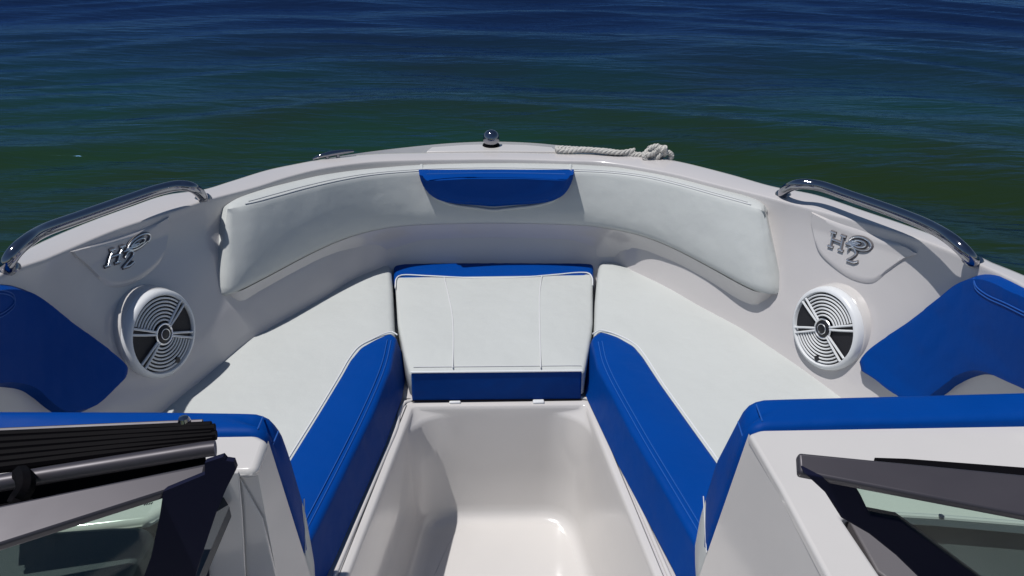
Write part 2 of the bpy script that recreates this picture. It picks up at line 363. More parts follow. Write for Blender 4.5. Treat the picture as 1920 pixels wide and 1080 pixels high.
obj('seat_deck', join(deck(-1), deck(1), (fr_, [tuple(range(len(fr_)))]), fx(-.5, .5, Lr[0].y+.0115, Lr[0].y+.06), fx(-.5, Lr[0].x-.011, Lr[0].y-.05, Lr[0].y+.0115), fx(Rr[0].x+.011, .5, Lr[0].y-.05, Lr[0].y+.0115)), GEL, boat)
for s, (e, a) in ((-1, (Lr, La)), (1, (Rr, Ra))):
    o1 = Vector((s*.030, 0, 0))
    path = [Vector((e[0].x - s*.03, e[0].y+.026, ZL+.001))] + [e[0]+o1*.55+Vector((0, .018, .001))] + [e[0]+o1+Vector((0, -.03, .001))] + [q+o1+Vector((0, 0, .001)) for q in lin([e[0]+Vector((0, -.08, 0)), a], 14)]
    path[1:2] = [e[0]+o1*.5+Vector((0, .016, .001))]
    obj('gutter_bead', tube(crom(path, 60), .005, 10), GELS, boat)
for px in (853, 1010):
    c = P(px, 756, ZL+.002)+Vector((0, .006, 0)); obj('cushion_latch', box(c, .03, .014, .008), PIP, boat, bevel=.003)
# anti-slip panel in the floor
fp = [P(875, 985, ZF), P(1035, 982, ZF), P(1065, 1000, ZF), P(1120, 1120, ZF), P(1150, 1300, ZF), P(760, 1300, ZF), P(795, 1120, ZF), P(850, 1002, ZF)]
fp = roundc(fp, .03); obj('floor_panel', prism([p+Vector((0, 0, -.01)) for p in fp], [p+Vector((0, 0, .0015)) for p in fp]), GELS, boat, bevel=.001)
sole = [Vector((-1, -.9, ZF-.04)), Vector((1, -.9, ZF-.04)), Vector((1, .7, ZF-.04)), Vector((-1, .7, ZF-.04))]
obj('cockpit_sole', prism([p-Vector((0, 0, .02)) for p in sole], sole), CARP, boat)
# ------------------------------------------------------------------ cushions on the seat deck
def surf(pts, z): return [P(a, b, z) for a, b in pts]
# left side seat
Lo = [(730, 490), (738, 496), (741, 560), (746, 626)]
left_out = [(60, 950), (180, 852), (290, 766), (380, 695), (465, 627), (485, 616), (600, 553), (665, 515), (700, 500), (722, 491)]
lw = surf(left_out + [(733, 491), (738, 505), (741, 560), (745, 632), (735, 692), (700, 780), (600, 985), (545, 1090), (430, 1300)], ZS)
root = empty('seat_cushion', (-.5, 1.4, ZL), 'left bow seat cushion, white vinyl with blue inner edge, under the left speaker', 'seat cushion', 'side seat cushions in the bow')
obj('cushion_top', cushion([p+Vector((.0, 0, 0)) if p.x < -.5 else p+Vector((-.006, 0, 0)) for p in lw], ZS, ZL+.004), WV, root)
lb_edge = [(742, 630), (733, 624), (722, 627), (700, 637), (675, 651), (655, 675), (640, 702), (600, 768), (548, 852), (480, 960), (340, 1190)]
lb_in = [(430, 1300), (545, 1090), (600, 985), (700, 780), (735, 692), (745, 636)]
lb = surf(lb_edge, ZS+.008) + surf(lb_in, ZS+.004)
obj('edge_panel', cushion(lb, ZS+.011, ZL+.003, r=.014, corner=.01, flare=.022), BV, root)
pp = crom(surf([(745, 628), (735, 622), (722, 625), (700, 635), (674, 649), (654, 673), (638, 701), (599, 766), (546, 851), (478, 959), (338, 1189)], ZS+.007), 90)
obj('piping', tube(pp, .0019, 8), PIP, root)
for d in (.016, .026):
    q = [p+Vector((-d, 0, .0145 if d > .02 else .0125)) for p in surf([(745, 645), (735, 692), (700, 780), (600, 985), (560, 1062)], ZS)]
    obj('stitching', tube(crom(q, 60), .0012, 6), STB, root)
# right side seat
right_out = [(1790, 890), (1680, 805), (1580, 733), (1500, 676), (1450, 643), (1400, 611), (1320, 569), (1250, 530), (1200, 507), (1155, 487), (1135, 484)]
rw = surf([(1430, 1300), (1350, 1120), (1292, 1005), (1180, 810), (1118, 690), (1109, 640), (1112, 560), (1117, 505), (1122, 486)] + right_out[::-1], ZS)
root = empty('seat_cushion', (.5, 1.4, ZL), 'right bow seat cushion, white vinyl with blue inner edge, under the right speaker', 'seat cushion', 'side seat cushions in the bow')
obj('cushion_top', cushion([p+Vector((.006, 0, 0)) if p.x < .5 else p for p in rw], ZS, ZL+.004), WV, root)
rb_edge = [(1113, 628), (1125, 621), (1137, 623), (1160, 631), (1190, 648), (1207, 668), (1240, 718), (1290, 788), (1342, 860), (1410, 960), (1560, 1190)]
rb = surf(rb_edge, ZS+.008) + surf([(1430, 1300), (1350, 1120), (1292, 1005), (1180, 810), (1118, 690), (1108, 638)], ZS+.004)
obj('edge_panel', cushion(rb, ZS+.011, ZL+.003, r=.014, corner=.01, flare=.022), BV, root)
pp = crom(surf([(1111, 626), (1125, 619), (1138, 621), (1161, 629), (1192, 646), (1209, 666), (1242, 717), (1292, 787), (1344, 859), (1412, 959), (1562, 1189)], ZS+.007), 90)
obj('piping', tube(pp, .0019, 8), PIP, root)
for d in (.016, .026):
    q = [p+Vector((d, 0, .0145 if d > .02 else .0125)) for p in surf([(1110, 648), (1120, 692), (1180, 810), (1292, 1005), (1330, 1075)], ZS)]
    obj('stitching', tube(crom(q, 60), .0012, 6), STB, root)
# centre seat
root = empty('center_cushion', (0, 1.9, ZL), 'white bow seat cushion between the two side cushions, blue band behind and blue front face', 'seat cushion')
cw = surf([(740, 516), (1112, 510), (1112, 600), (1107, 640), (1097, 693), (767, 696), (757, 660), (745, 600)], ZS)
obj('cushion_top', cushion(cw, ZS-.004, ZL+.008, r=.012, corner=.014), WV, root)
cb = surf([(737, 486), (1113, 484), (1114, 523), (738, 525)], ZS)
obj('back_band', cushion(cb, ZS-.006, ZL+.008, r=.014, corner=.018), BV, root)
ctp = surf([(741, 540), (744, 521), (752, 516), (800, 517), (860, 520), (925, 522), (990, 519), (1050, 514), (1085, 511), (1103, 512), (1110, 520), (1111, 535)], ZS-.001)
obj('piping', tube(crom(ctp, 70), .0022, 8), PIP, root)
a, b2 = P(769, 697, ZS-.002), P(1092, 694, ZS-.002); Yf = (a.y+b2.y)/2
fb = prism([PY(773, 752, Yf-.006), PY(1089, 749, Yf-.006), PY(1089, 749, Yf+.02), PY(773, 752, Yf+.02)], [PY(771, 699, Yf-.006), PY(1091, 696, Yf-.006), PY(1091, 696, Yf+.02), PY(771, 699, Yf+.02)])
obj('front_panel', fb, BV, root, bevel=.005)
obj('piping', tube([PY(770, 698, Yf-.006), PY(1092, 695, Yf-.006)], .0028, 8), PIP, root)
obj('piping', tube([PY(772, 752, Yf-.007), PY(1090, 749, Yf-.007)], .0018, 8), BLK, root)
for pts in ([(833, 520), (840, 550), (848, 590), (850, 630), (849, 690)], [(1016, 517), (1012, 550), (1012, 600), (1014, 690)]):
    q = [P(x, y, ZS+.0024) for x, y in pts]; obj('stitching', tube(crom(q, 40), .0016, 6), STW, root)
obj('stitching', tube([P(775, 688, ZS-.001), P(1090, 685, ZS-.001)], .0010, 6), STW, root)
# ------------------------------------------------------------------ backrest bolster round the bow
ZT, ZB = .758, .592
N = 110
top_px = [(424, 383), (432, 377), (460, 366), (500, 353), (560, 338), (600, 329), (660, 320), (720, 314), (790, 309), (925, 306), (1067, 308), (1150, 313), (1220, 321), (1300, 340), (1360, 356), (1410, 371), (1427, 377), (1434, 385)]
sti_px = [(427, 388), (437, 386), (470, 381), (520, 368), (575, 353), (640, 338), (700, 328), (790, 321), (925, 318), (1067, 321), (1140, 324), (1200, 331), (1260, 344), (1340, 366), (1395, 381), (1425, 389), (1433, 393)]
bot_px = [(418, 560), (430, 556), (450, 545), (500, 519), (560, 487), (600, 467), (650, 446), (700, 432), (760, 423), (850, 419), (925, 418), (1040, 420), (1120, 425), (1200, 441), (1260, 464), (1330, 500), (1400, 538), (1430, 550), (1450, 553), (1460, 551)]
rT, rS, rO = crom([PG(x, y, -.012) for x, y in top_px], N), crom([PG(x, y, -.014) for x, y in sti_px], N), crom(PL(bot_px, ZB), N)
cen = Vector((0, 1.1, 0))
def outw(p, d):
    v = Vector((p.x, p.y-1.1, 0)).normalized(); return v*d
def endw(k, wd=5):
    e = min(k, N-1-k)/wd; return 0 if e >= 1 else 1-math.sqrt(max(0, 1-(1-e)**2))
def pull(r, amt=.05): return [p + outw(p, amt*endw(k)) for k, p in enumerate(r)]
mid = lambda f, bul: [a.lerp(b, f) - outw(a, bul) for a, b in zip(rS, rO)]
rings = [[p+outw(p, .07)+Vector((0, 0, -.06)) for p in rT], [p+outw(p, .012)+Vector((0, 0, -.010)) for p in rT], [p+Vector((0, 0, -.012*endw(k))) for k, p in enumerate(rT)], [p+Vector((0, 0, .001-.010*endw(k))) for k, p in enumerate([a.lerp(b, .5) for a, b in zip(rT, rS)])], [p+Vector((0, 0, -.012*endw(k))) for k, p in enumerate(rS)]]
rings += [pull(mid(.025, .003), .004), pull(mid(.08, .005), .008), pull(mid(.4, .010), .016), pull(mid(.7, .012), .03), pull(mid(.9, .008), .03), pull(mid(.97, .003), .03), [p+outw(p, .004)+Vector((0, 0, -.003)) for p in pull(rO, .03)], [p+outw(p, .10)+Vector((0, 0, -.004)) for p in rO]]
root = empty('backrest_bolster', (0, 2.1, ZB), 'long curved white vinyl backrest bolster wrapping round the inside of the bow', 'backrest')
bol = loft(rings, closed_v=True, cap='u')
obj('cushion_pad', bol, WV, root, smooth=70)
bvb = BVHTree.FromPolygons([tuple(p) for p in bol[0]], bol[1])
obj('stitching', tube([p+Vector((0, 0, .0012)) for p in rS[3:-3]], .0013, 6), STW, root)
obj('stitching', tube([p.lerp(q, .22)+Vector((0, 0, .002)) for p, q in list(zip(rS, rT))[4:-4]], .0011, 6), STW, root)
def hitb(px, py, off=0.0, bv=None):
    d = ray(px, py).normalized(); loc, n, i, dd = (bv or bvb).ray_cast(CAM, d)
    if loc is None: return hit(px, py, off)
    if n.dot(d) > 0: n = -n
    return loc+n*off, n
def patch(top, bot, off, nu=40, nv=12, bv=None, edge=.2, nfix=None):
    """raised pad following a surface: between two traced curves, rounded towards its border"""
    T = crom([Vector((a, b, 0)) for a, b in top], nu); B = crom([Vector((a, b, 0)) for a, b in bot], nu); V, Fc = [], []
    for j in range(nv):
        for i in range(nu):
            q = T[i].lerp(B[i], j/(nv-1)); e = min(i/(nu-1), 1-i/(nu-1), j/(nv-1)*.6, (1-j/(nv-1))*.6)/edge*2
            h = off*(math.sqrt(max(0, 1-(1-min(1, e))**2))); p, n = hitb(q.x, q.y, 0, bv); n = nfix or n
            V.append(p + n*(h-.003 if (i in (0, nu-1) or j in (0, nv-1)) else h))
    for j in range(nv-1):
        for i in range(nu-1): a = j*nu+i; Fc.append((a, a+1, a+nu+1, a+nu))
    return V, Fc
# blue headrest in the middle of the bolster
hs = [(793, 311), (796, 330), (805, 348), (818, 362), (835, 371), (860, 377), (895, 381), (925, 384), (960, 381), (1000, 377), (1030, 370), (1050, 357), (1061, 340), (1066, 325), (1067, 311)]
Yh = P(930, 324, ZT).y
def hp(px, py, d): return PY(px, py, Yh-d)
front = [hp(a, b, .045) for a, b in hs]
zt = ZT+.006
front = [Vector((p.x, p.y, min(p.z, zt))) for p in front]
sil = crom([Vector((a, b, 0)) for a, b in hs], 40)
rows = []
for f_, dd in ((1.035, -.03), (1.03, .012), (1.0, .020), (.985, .034), (.95, .040), (.85, .043), (.6, .046), (.3, .046)):
    row = []
    for q in sil:
        x = 930+(q.x-930)*f_; y = 322+(q.y-322)*(f_ if q.y > 322 else 1); p = PY(x, y, Yh-dd-.06*max(0, 0)); bow = .05*((p.x)/.19)**2; p.y -= bow*0.6
        p.z = min(p.z, zt-.004*(f_ > .9)); row.append(p)
    rows.append(row)
# simple closed pad: back loop, side, rounded face
hroot = empty('headrest_pad', (0, 2.1, .7), 'small blue rounded headrest pad in the middle of the white bow backrest', 'headrest')
def halfpad(scale, d, drop=0):
    out_ = []
    for a, b in hs:
        x = 930+(a-930)*scale; y = 312+(b-312)*scale
        p = PY(x, y, Yh-d); p.y -= .03*((x-930)/137)**2; p.z = min(p.z, ZT+.010-drop); out_.append(p)
    return crom(out_, 40)
face = [halfpad(1.05, -.05), halfpad(1.045, .010), halfpad(1.0, .018, .001), halfpad(.985, .030, .004), halfpad(.95, .037, .010), halfpad(.8, .040, .012), halfpad(.4, .042, .012)]
v_, f_ = loft(face); n_ = 40; k0 = 6*n_; f_.append(tuple(range(k0, k0+n_)))
for j in range(6): pass
topl = [tuple([j*n_ for j in range(7)] + [j*n_+n_-1 for j in range(6, -1, -1)])]
obj('pad', (v_, f_+topl), BV, hroot, smooth=60)
rim = []
for a, b in hs:
    x = 930+(a-930)*1.02; y = 312+(b-312)*1.13; p, n = hitb(x, y, .002); rim.append(p)
obj('welt', tube(crom(rim, 60), .005, 8), WV, hroot)
p1 = [PY(800+260*k/20, 326 - 2*math.sin(k/20*math.pi), Yh-.038-.03*((800+260*k/20-930)/137)**2) for k in range(21)]
obj('stitching', tube(p1, .0013, 6), STB, hroot)
# moulded base below the bolster (part of the boat)
b_top = crom(PL([(418, 562)] + bot_px[1:-1] + [(1462, 553)], ZB-.004), N)
b_bot = crom(PL([(440, 648), (470, 630), (500, 610), (600, 556), (665, 518), (700, 504), (735, 492), (800, 488), (925, 487), (1050, 488), (1120, 488), (1155, 490), (1200, 510), (1250, 533), (1320, 572), (1395, 612), (1412, 622), (1432, 629)], ZS+.004), N)
def bmid(f, sag, z=None):
    o = []
    for k, (a, b) in enumerate(zip(b_top, b_bot)):
        q = a.lerp(b, f) + outw(a, sag); o.append(q)
    return o
def pullb(r):
    return [p + outw(p, .12*endw(k, 4)) for k, p in enumerate(r)]
br = [pullb([p-outw(p, .004) for p in b_top]), pullb(bmid(.12, .002)), pullb(bmid(.3, .012)), pullb(bmid(.5, .018)), pullb(bmid(.7, .016)), pullb(bmid(.88, .008)), pullb(b_bot), pullb([p+Vector((0, 0, -.06)) for p in b_bot])]
obj('backrest_base', loft(br), GEL, boat, smooth=70)
# ------------------------------------------------------------------ badge panels, emblems
def plate(name, top, bot, off, m, parent, nu=40, nv=14):
    V, Fc = patch(top, bot, off, nu, nv, bvh, edge=.05); return obj(name, (V, Fc), m, parent, smooth=60)
pl = plate('badge_panel', [(128, 472), (175, 456), (225, 440), (275, 424), (318, 404)], [(134, 475), (160, 498), (180, 520), (205, 540), (240, 538), (272, 521), (305, 486), (315, 440), (317, 415)], .006, GEL, boat)
pr = plate('badge_panel', [(1520, 396), (1560, 412), (1610, 428), (1655, 444), (1700, 460), (1722, 476)], [(1521, 402), (1526, 440), (1535, 475), (1560, 502), (1600, 528), (1637, 533), (1665, 510), (1700, 484), (1718, 478)], .006, GEL, boat)
def emblem(parent, O, U, V_):
    def m(a, b, off): return hit(O[0]+a*U[0]+b*V_[0], O[1]+a*U[1]+b*V_[1], off)[0]
    S = []
    def st(pts, n=8): S.append(lin([Vector((x, y, 0)) for x, y in pts], n))
    st([(5, 0), (11, 30)]); st([(24, 0), (30, 30)]); st([(8, 15), (27, 15)])
    for x, y in ((5, 0), (24, 0), (11, 30), (30, 30)): st([(x-5, y), (x+5, y)], 3)
    S.append(crom([Vector((62+21*math.cos(t), 27+13*math.sin(t)+4*math.cos(t), 0)) for t in np.linspace(0, 2*math.pi, 14)[:-1]], 40, closed=True)); S[-1].append(S[-1][0])
    S.append(crom([Vector((60+13*math.cos(t), 26+7*math.sin(t)+3*math.cos(t), 0)) for t in np.linspace(0, 2*math.pi, 12)[:-1]], 30, closed=True)); S[-1].append(S[-1][0])
    for k in range(4): st([(34+4*k, 17+3*k), (50+4*k, 17+3*k)], 4)
    S.append(crom([Vector(q) for q in ((38, 4, 0), (42, 12, 0), (50, 13, 0), (54, 6, 0), (47, -4, 0), (36, -14, 0))], 20)); st([(36, -14), (49, -14), (57, -9)], 6)
    body = join(*[tube([m(p.x, p.y, .011) for p in s], .0017, 6) for s in S])
    back = join(*[tube([m(p.x, p.y, .0065) for p in s], .0044, 6) for s in S])
    e = obj('emblem', body, CHR2, parent); obj('emblem_backing', back, GRY, e)
emblem(boat, (190, 502), (1, -.33), (.10, -1)); emblem(boat, (1556, 461), (1, .37), (0, -1))
# ------------------------------------------------------------------ handrails
def rail(pts):
    q = crom(pts, 70); o = obj('handrail', tube(q, .0135, 18), CHR, boat, smooth=60)
    for p, s in ((q[0], q[1]), (q[-1], q[-2])):
        obj('rail_foot', lathe(Vector((p.x, p.y, p.z)), Vector((0, 0, 1)), [(.004, .0), (.021, 0), (.021, .005), (.017, .010), (.004, .010)], 24), CHR, o)
    return o
zr = .055
rail([PG(17, 505, 0), PG(14, 495, .02), PG(26, 474, .042), PG(50, 452, zr), PG(82, 432, zr), PG(150, 407, zr), PG(240, 375, zr), PG(300, 355, zr), PG(335, 348, zr), PG(356, 350, zr-.002), PG(370, 358, .035), PG(379, 368, .012), PG(381, 373, -.004)])
rail([PG(1468, 366, -.004), PG(1469, 360, .014), PG(1480, 351, .038), PG(1500, 345, zr), PG(1530, 347, zr), PG(1600, 370, zr), PG(1700, 406, zr), PG(1748, 427, zr), PG(1785, 450, zr-.004), PG(1808, 471, .035), PG(1821, 486, .015), PG(1824, 492, -.004)])
# ------------------------------------------------------------------ loudspeakers
def speaker(px, py, side, label, ends):
    n = Vector((-side*.90, -.36, .13)).normalized()
    hp_, hn_ = hit(px, py); rd = ray(px, py).normalized(); c = hp_ - rd*(.020/max(.3, -rd.dot(n))); kf = (c-CAM).length/1.99
    u, v, n = disc_frame(n)       # u horizontal, v up
    root = obj('loudspeaker', lathe(c, n, [(.001, .001), (.088, .001), (.091, -.004), (.091, -.02), (.001, -.02)], 48), SPK, boat, label=label, smooth=30)
    obj('rim', lathe(c, n, [(.0905, -.01), (.091, .006), (.0935, .010), (.099, .009), (.104, .003), (.106, -.008), (.106, -.02), (.0905, -.02), (.0905, -.01)], 56), PIP, root, smooth=50)
    # moulded pod behind the rim, part of the liner
    seg = 48; A = [2*math.pi*k/seg for k in range(seg)]
    rings = []
    for r, h, dz, st in ((.100, -.010, 0, 1), (.107, -.012, 0, 1.0), (.109, -.018, -.001, 1.01), (.111, -.03, -.004, 1.05), (.114, -.05, -.01, 1.12), (.115, -.11, -.02, 1.18)):
        rings.append([c + n*h + u*(r*math.cos(t)) + v*(r*math.sin(t)*(st if math.sin(t) < 0 else 1) + 0) for t in A])
    obj('speaker_pod', loft(rings, closed_u=True), GELS, root, smooth=60)
    mir = 1
    def ang(a, b):
        d = ray(a, b); q = CAM + d*((c-CAM).dot(n)/d.dot(n)) - c; return math.degrees(math.atan2(q.dot(v), q.dot(u)))
    A4 = [ang(*e) for e in ends]     # spokes: upper, outer, lower, inner
    def pt(r, a, h): t = math.radians(a); return c + u*(r*math.cos(t)*mir) + v*(r*math.sin(t)) + n*h
    # u points: make sure +cos is to the picture's right for the left speaker
    LO = (0, 1, 2, 3)
    def gap(a, b, m_):
        while b-a > 180: b -= 360
        while b-a < -180: b += 360
        s_ = 1 if b > a else -1; return a+m_*s_, b-m_*s_
    sp = []
    for a in A4:
        for da, rr in ((-4.6, .0030), (4.6, .0030)):
            sp.append(tube([pt(.022, a+da*1.6, .008), pt(.055, a+da*1.2, .008), pt(.0915, a+da*.95, .007)], rr, 6))
    for k in range(4): obj('spoke', join(sp[2*k], sp[2*k+1]), PIP, root)
    lou = []
    for a0, a1 in (gap(A4[LO[0]], A4[LO[1]], 8), gap(A4[LO[2]], A4[LO[3]], 8)):
        for k in range(7):
            r = .034+.0085*k; lou.append(tube([pt(r, a0+(a1-a0)*j/20, .005) for j in range(21)], .0024, 6))
    obj('louvres', join(*lou), PIP, root)
    ms = []
    for a0, a1 in (gap(A4[LO[1]], A4[LO[2]], 7), gap(A4[LO[3]], A4[LO[0]], 7)):
        arc = [pt(.089, a0+(a1-a0)*j/12, .0035) for j in range(13)] + [pt(.024, a1, .0035), pt(.024, a0, .0035)]
        ms.append(prism([p-n*.004 for p in arc], arc))
    for q in ms: obj('mesh_insert', q, MESHM, root)
    obj('hub', lathe(c, n, [(.001, .013), (.016, .012), (.0205, .009), (.022, .002), (.001, .0)], 32), SPK, root)
    hb = [pt(.024, a, .008) for a in range(0, 361, 12)]; obj('hub_ring', tube(hb, .0026, 8, cap=False), CHR2, root)
    hb = [pt(.0125, a, .0125) for a in range(0, 361, 15)]; obj('hub_mark', tube(hb, .0010, 6, cap=False), CHR2, root)
    e = c - v*.079 + u*(.012*mir) + n*.0085; obj('nameplate', lathe(e, n, [(.001, .0), (.007, 0), (.007, -.004), (.001, -.004)], 16), SPK, root)
    return root
speaker(303, 626, -1, 'round white and black loudspeaker on the left wall, in shade', [(243, 622), (340, 563), (356, 627), (262, 692)])
speaker(1547, 616, 1, 'round white and black loudspeaker on the right wall, in sunlight', [(1508, 556), (1602, 615), (1587, 682), (1493, 618)])
# ------------------------------------------------------------------ side pads on the hull wall
for side, top, bot, lab in ((-1, [(231, 697), (215, 676), (150, 621), (110, 590), (60, 551), (35, 538), (0, 532), (-60, 540)], [(229, 704), (200, 735), (165, 768), (110, 780), (60, 746), (40, 734), (0, 727), (-60, 735)], 'blue vinyl side pad on the left hull wall beside the left speaker, mostly in shade'),
                       (1, [(1617, 687), (1640, 655), (1720, 595), (1780, 549), (1812, 524), (1840, 514), (1872, 516), (1920, 537), (1990, 570)], [(1619, 693), (1650, 713), (1690, 745), (1730, 765), (1775, 738), (1800, 720), (1850, 703), (1920, 728), (1990, 760)], 'blue vinyl side pad on the right hull wall behind the right speaker')):
    rt = empty('side_pad', hit(top[2][0], top[2][1])[0], lab, 'side pad', 'blue side pads on the hull walls')
    pv = patch(top, bot, .026, 50, 20, bvh, edge=.09); obj('pad', pv, BV, rt, smooth=60)
    bvp = BVHTree.FromPolygons([tuple(p) for p in pv[0]], pv[1])
    for k in (0, 6):
        q = ([(-20, 546+k), (8, 545+k), (24, 552+k), (27, 566+k), (12, 582+k), (-20, 598+k)] if side < 0 else [(1826, 522+k), (1830, 536+k), (1850, 552+k), (1885, 568+k), (1930, 590+k), (1980, 612+k)])
        q = crom([Vector((a, b, 0)) for a, b in q], 30); obj('stitching', tube([hitb(p.x, p.y, .0006, bvp)[0] for p in q], .0013, 6), STB, rt)
# ------------------------------------------------------------------ backrests at the consoles, consoles
def slab(side, fr, rr, cut, yf, yr, label):
    """fr / rr : traced front and rear outlines (picture), from outboard along the top, round the corner and down"""
    A = [PY(a, b, yf) for a, b in fr]; B = [PY(a, b, yr) for a, b in rr]
    n = 60; 
    def split(Q):
        q = dense(Q, .006, closed=False)+[Q[-1]]; return q
    A = lin(A, n); B = lin(B, n)
    iA = next(i for i, p in enumerate(A) if p.z < cut[0]); iB = next(i for i, p in enumerate(B) if p.z < cut[1]); 
    rt = empty('console_backrest', (side*.7, yf, ZS), label, 'backrest', 'blue topped backrests against the consoles')
    def seg(A_, B_):
        ins = .014
        def mv(Q, dy, d):
            o = []
            for i, p in enumerate(Q):
                t_ = (Q[min(i+1, len(Q)-1)]-Q[max(i-1, 0)]).normalized(); nn = Vector((-t_.z, 0, t_.x));
                if side < 0: nn = -nn
                # nn should point to outside of the slab (up / towards the walkway)
                o.append(p + nn*d*S_ + Vector((0, dy, 0)))
            return o
        rws = [mv(A_, 0, -.30*0-.06), mv(A_, 0, -.014), mv(A_, -.003, -.006), mv(A_, -.010, -.001), mv(A_, -.018, 0)] + [[a.lerp(b, k) for a, b in zip(mv(A_, -.018, 0), mv(B_, .014, 0))] for k in (.33, .66)] + [mv(B_, .014, 0), mv(B_, .006, -.002), mv(B_, 0, -.008), mv(B_, .002, -.06)]
        return loft(rws)
    S_ = 1
    t0 = (A[1]-A[0]).normalized(); nn = Vector((-t0.z, 0, t0.x)); 
    if side < 0: nn = -nn
    if nn.z < 0: S_ = -1
    m_ = min(iA, iB)
    a1 = lin(A[:iA+1], 60); b1 = lin(B[:iB+1], 60); a2 = lin(A[iA:], 30); b2_ = lin(B[iB:], 30)
    bl = obj('top_band', seg(a1, b1), BV, rt, smooth=70)
    obj('side_band', seg(a2, b2_), WV, rt, smooth=70)
    obj('piping', tube([a1[-1].lerp(b1[-1], k/6) for k in range(7)], .0010, 6), STW, rt)
    # front panel (faces the bow)
    pts = a1+a2[1:]; inner_ = [Vector((p.x + (side*.016 if k > 40 else 0), yf-.006, p.z-.014)) for k, p in enumerate(pts)]; zz = a2[-1].z
    poly = inner_ + [Vector((a1[0].x, yf-.004, zz))]
    obj('front_panel', (poly, [tuple(range(len(poly)))]), WV, rt, solid=.006)
    ca_, cb_ = (PY(1404, 750, yf), PY(1412, 803, yr)) if side > 0 else (PY(504, 775, yf), PY(497, 817, yr))
    ka = min(range(60), key=lambda i: (a1[i]-ca_).length); kb = min(range(60), key=lambda i: (b1[i]-cb_).length)
    for dk in (-1, 2):
        a_, b_ = a1[ka+dk], b1[min(59, kb+dk)]; nn = Vector((-side*.5, 0, .8)).normalized()
        q = [a_.lerp(b_, s) + nn*(.0005+.0015*math.sin(math.pi*s)) for s in np.linspace(.25, .85, 12)]
        obj('stitching', tube(q, .0013, 6), STB, rt)
    return a1, b1, a2, b2_
yfR, yrR = P(1450, 743, .80).y, P(1450, 799, .80).y
slab(1, [(2150, 726), (1920, 730), (1700, 736), (1500, 741), (1430, 743), (1410, 746), (1397, 755), (1386, 770), (1374, 794), (1340, 860), (1331, 890), (1310, 960), (1297, 1030), (1292, 1100), (1290, 1200)],
     [(2150, 776), (1920, 783), (1740, 788), (1500, 796), (1435, 798), (1416, 801), (1404, 811), (1396, 828), (1376, 882), (1352, 950), (1332, 1010), (1312, 1080), (1302, 1200)], (.585, .53), yfR, yrR, 'right console backrest with broad blue top edge and white lower side, beside the walkway')
yfL, yrL = P(300, 766, .80).y, P(450, 810, .80).y
slab(-1, [(-150, 766), (0, 765), (300, 766), (440, 768), (485, 769), (505, 776), (520, 790), (532, 810), (546, 850), (565, 917), (576, 955), (592, 1047), (596, 1120), (598, 1200)],
     [(-150, 830), (0, 826), (300, 811), (440, 809), (478, 810), (494, 815), (503, 826), (512, 852), (530, 910), (552, 972), (568, 1025), (583, 1080), (592, 1150), (596, 1200)], (.60, .53), yfL, yrL, 'left console backrest with blue top edge, partly hidden by the folded windshield')
def sheet(pts, z, th): q = PL(pts, z); return prism([p-Vector((0, 0, th)) for p in q], q)
ZC = .79
# right console
rc = empty('helm_console', (.7, .7, ZF), 'white moulded right console beside the walkway, sunlit top under the grey windshield bar', 'console', 'consoles either side of the walkway')
q = PL([(1404, 813), (1440, 800), (1740, 791), (2000, 784), (2000, 992), (1765, 971), (1625, 962), (1597, 962), (1578, 971), (1652, 1080), (1760, 1240), (1640, 1240), (1551, 1080), (1462, 912)], ZC)
obj('top', prism([p-Vector((0, 0, .02)) for p in q], q), GELS, rc, bevel=.006, segs=4)
T1, T2 = P(1404, 813, ZC-.006), P(1551, 1080, ZC-.006); T3 = ext(T1, T2, .2)
B1 = PY(1312, 1080, yrR); dv = (B1-T1); B1f = T1 + dv*((ZF-T1.z)/dv.z); B1f.y = T1.y
bx = B1f.x-T1.x
def sidewall(A_, n_=8): return [A_ + Vector((bx*k/n_, 0, (ZF-A_.z)*k/n_)) for k in range(n_+1)]
obj('side_wall', loft([sidewall(T1.lerp(T3, k/6)) for k in range(7)]), GELS, rc)
q = PL([(1590, 960), (2000, 985), (2300, 1400), (1760, 1400), (1640, 1080)], ZC-.05); obj('dashboard', prism([p-Vector((0, 0, .03)) for p in q], q), DASH, rc, bevel=.004)
q = PL([(1588, 966), (1640, 1000), (1760, 1110), (1700, 1110), (1645, 1070)], ZC-.012); obj('dash_side', prism([p-Vector((0, 0, .03)) for p in q], q), GRY, rc, bevel=.003)
# left console
lc = empty('side_console', (-.7, .7, ZF), 'white moulded left console beside the walkway, behind the folded windshield', 'console', 'consoles either side of the walkway')
q = PL([(502, 824), (478, 811), (380, 811), (0, 829), (-200, 838), (-200, 1010), (60, 1000), (275, 975), (300, 960), (405, 900), (430, 881), (462, 882), (482, 880)], ZC)
obj('top', prism([p-Vector((0, 0, .02)) for p in q], q), GELS, lc, bevel=.012, segs=5)
T1, T2 = P(503, 826, ZC-.008), P(482, 881, ZC-.012); B1 = PY(583, 1080, yrL); B1f = T1+(B1-T1)*((ZF-T1.z)/(B1-T1).z); B1f.y = T1.y
T2b = P(448, 883, ZC-.014)
e2 = PY(519, 1080, T2.y); e2 = T2+(e2-T2)*((ZF-T2.z)/(e2-T2).z)
e3 = PY(452, 1080, T2b.y); e3 = T2b+(e3-T2b)*((ZF-T2b.z)/(e3-T2b).z)
K = 8
obj('side_wall', loft([[a.lerp(b, k/K) for k in range(K+1)] for a, b in ((T1, B1f), (T2, e2), (T2b, e3), (T2b+Vector((-.02, -.006, 0)), e3+Vector((-.02, -.006, 0))))]), GELS, lc, smooth=20)
w1, w2 = T2b+Vector((.004, .0, -.0)), T2+Vector((.0, -.0, 0)); w3 = PY(493, 972, T2.y)
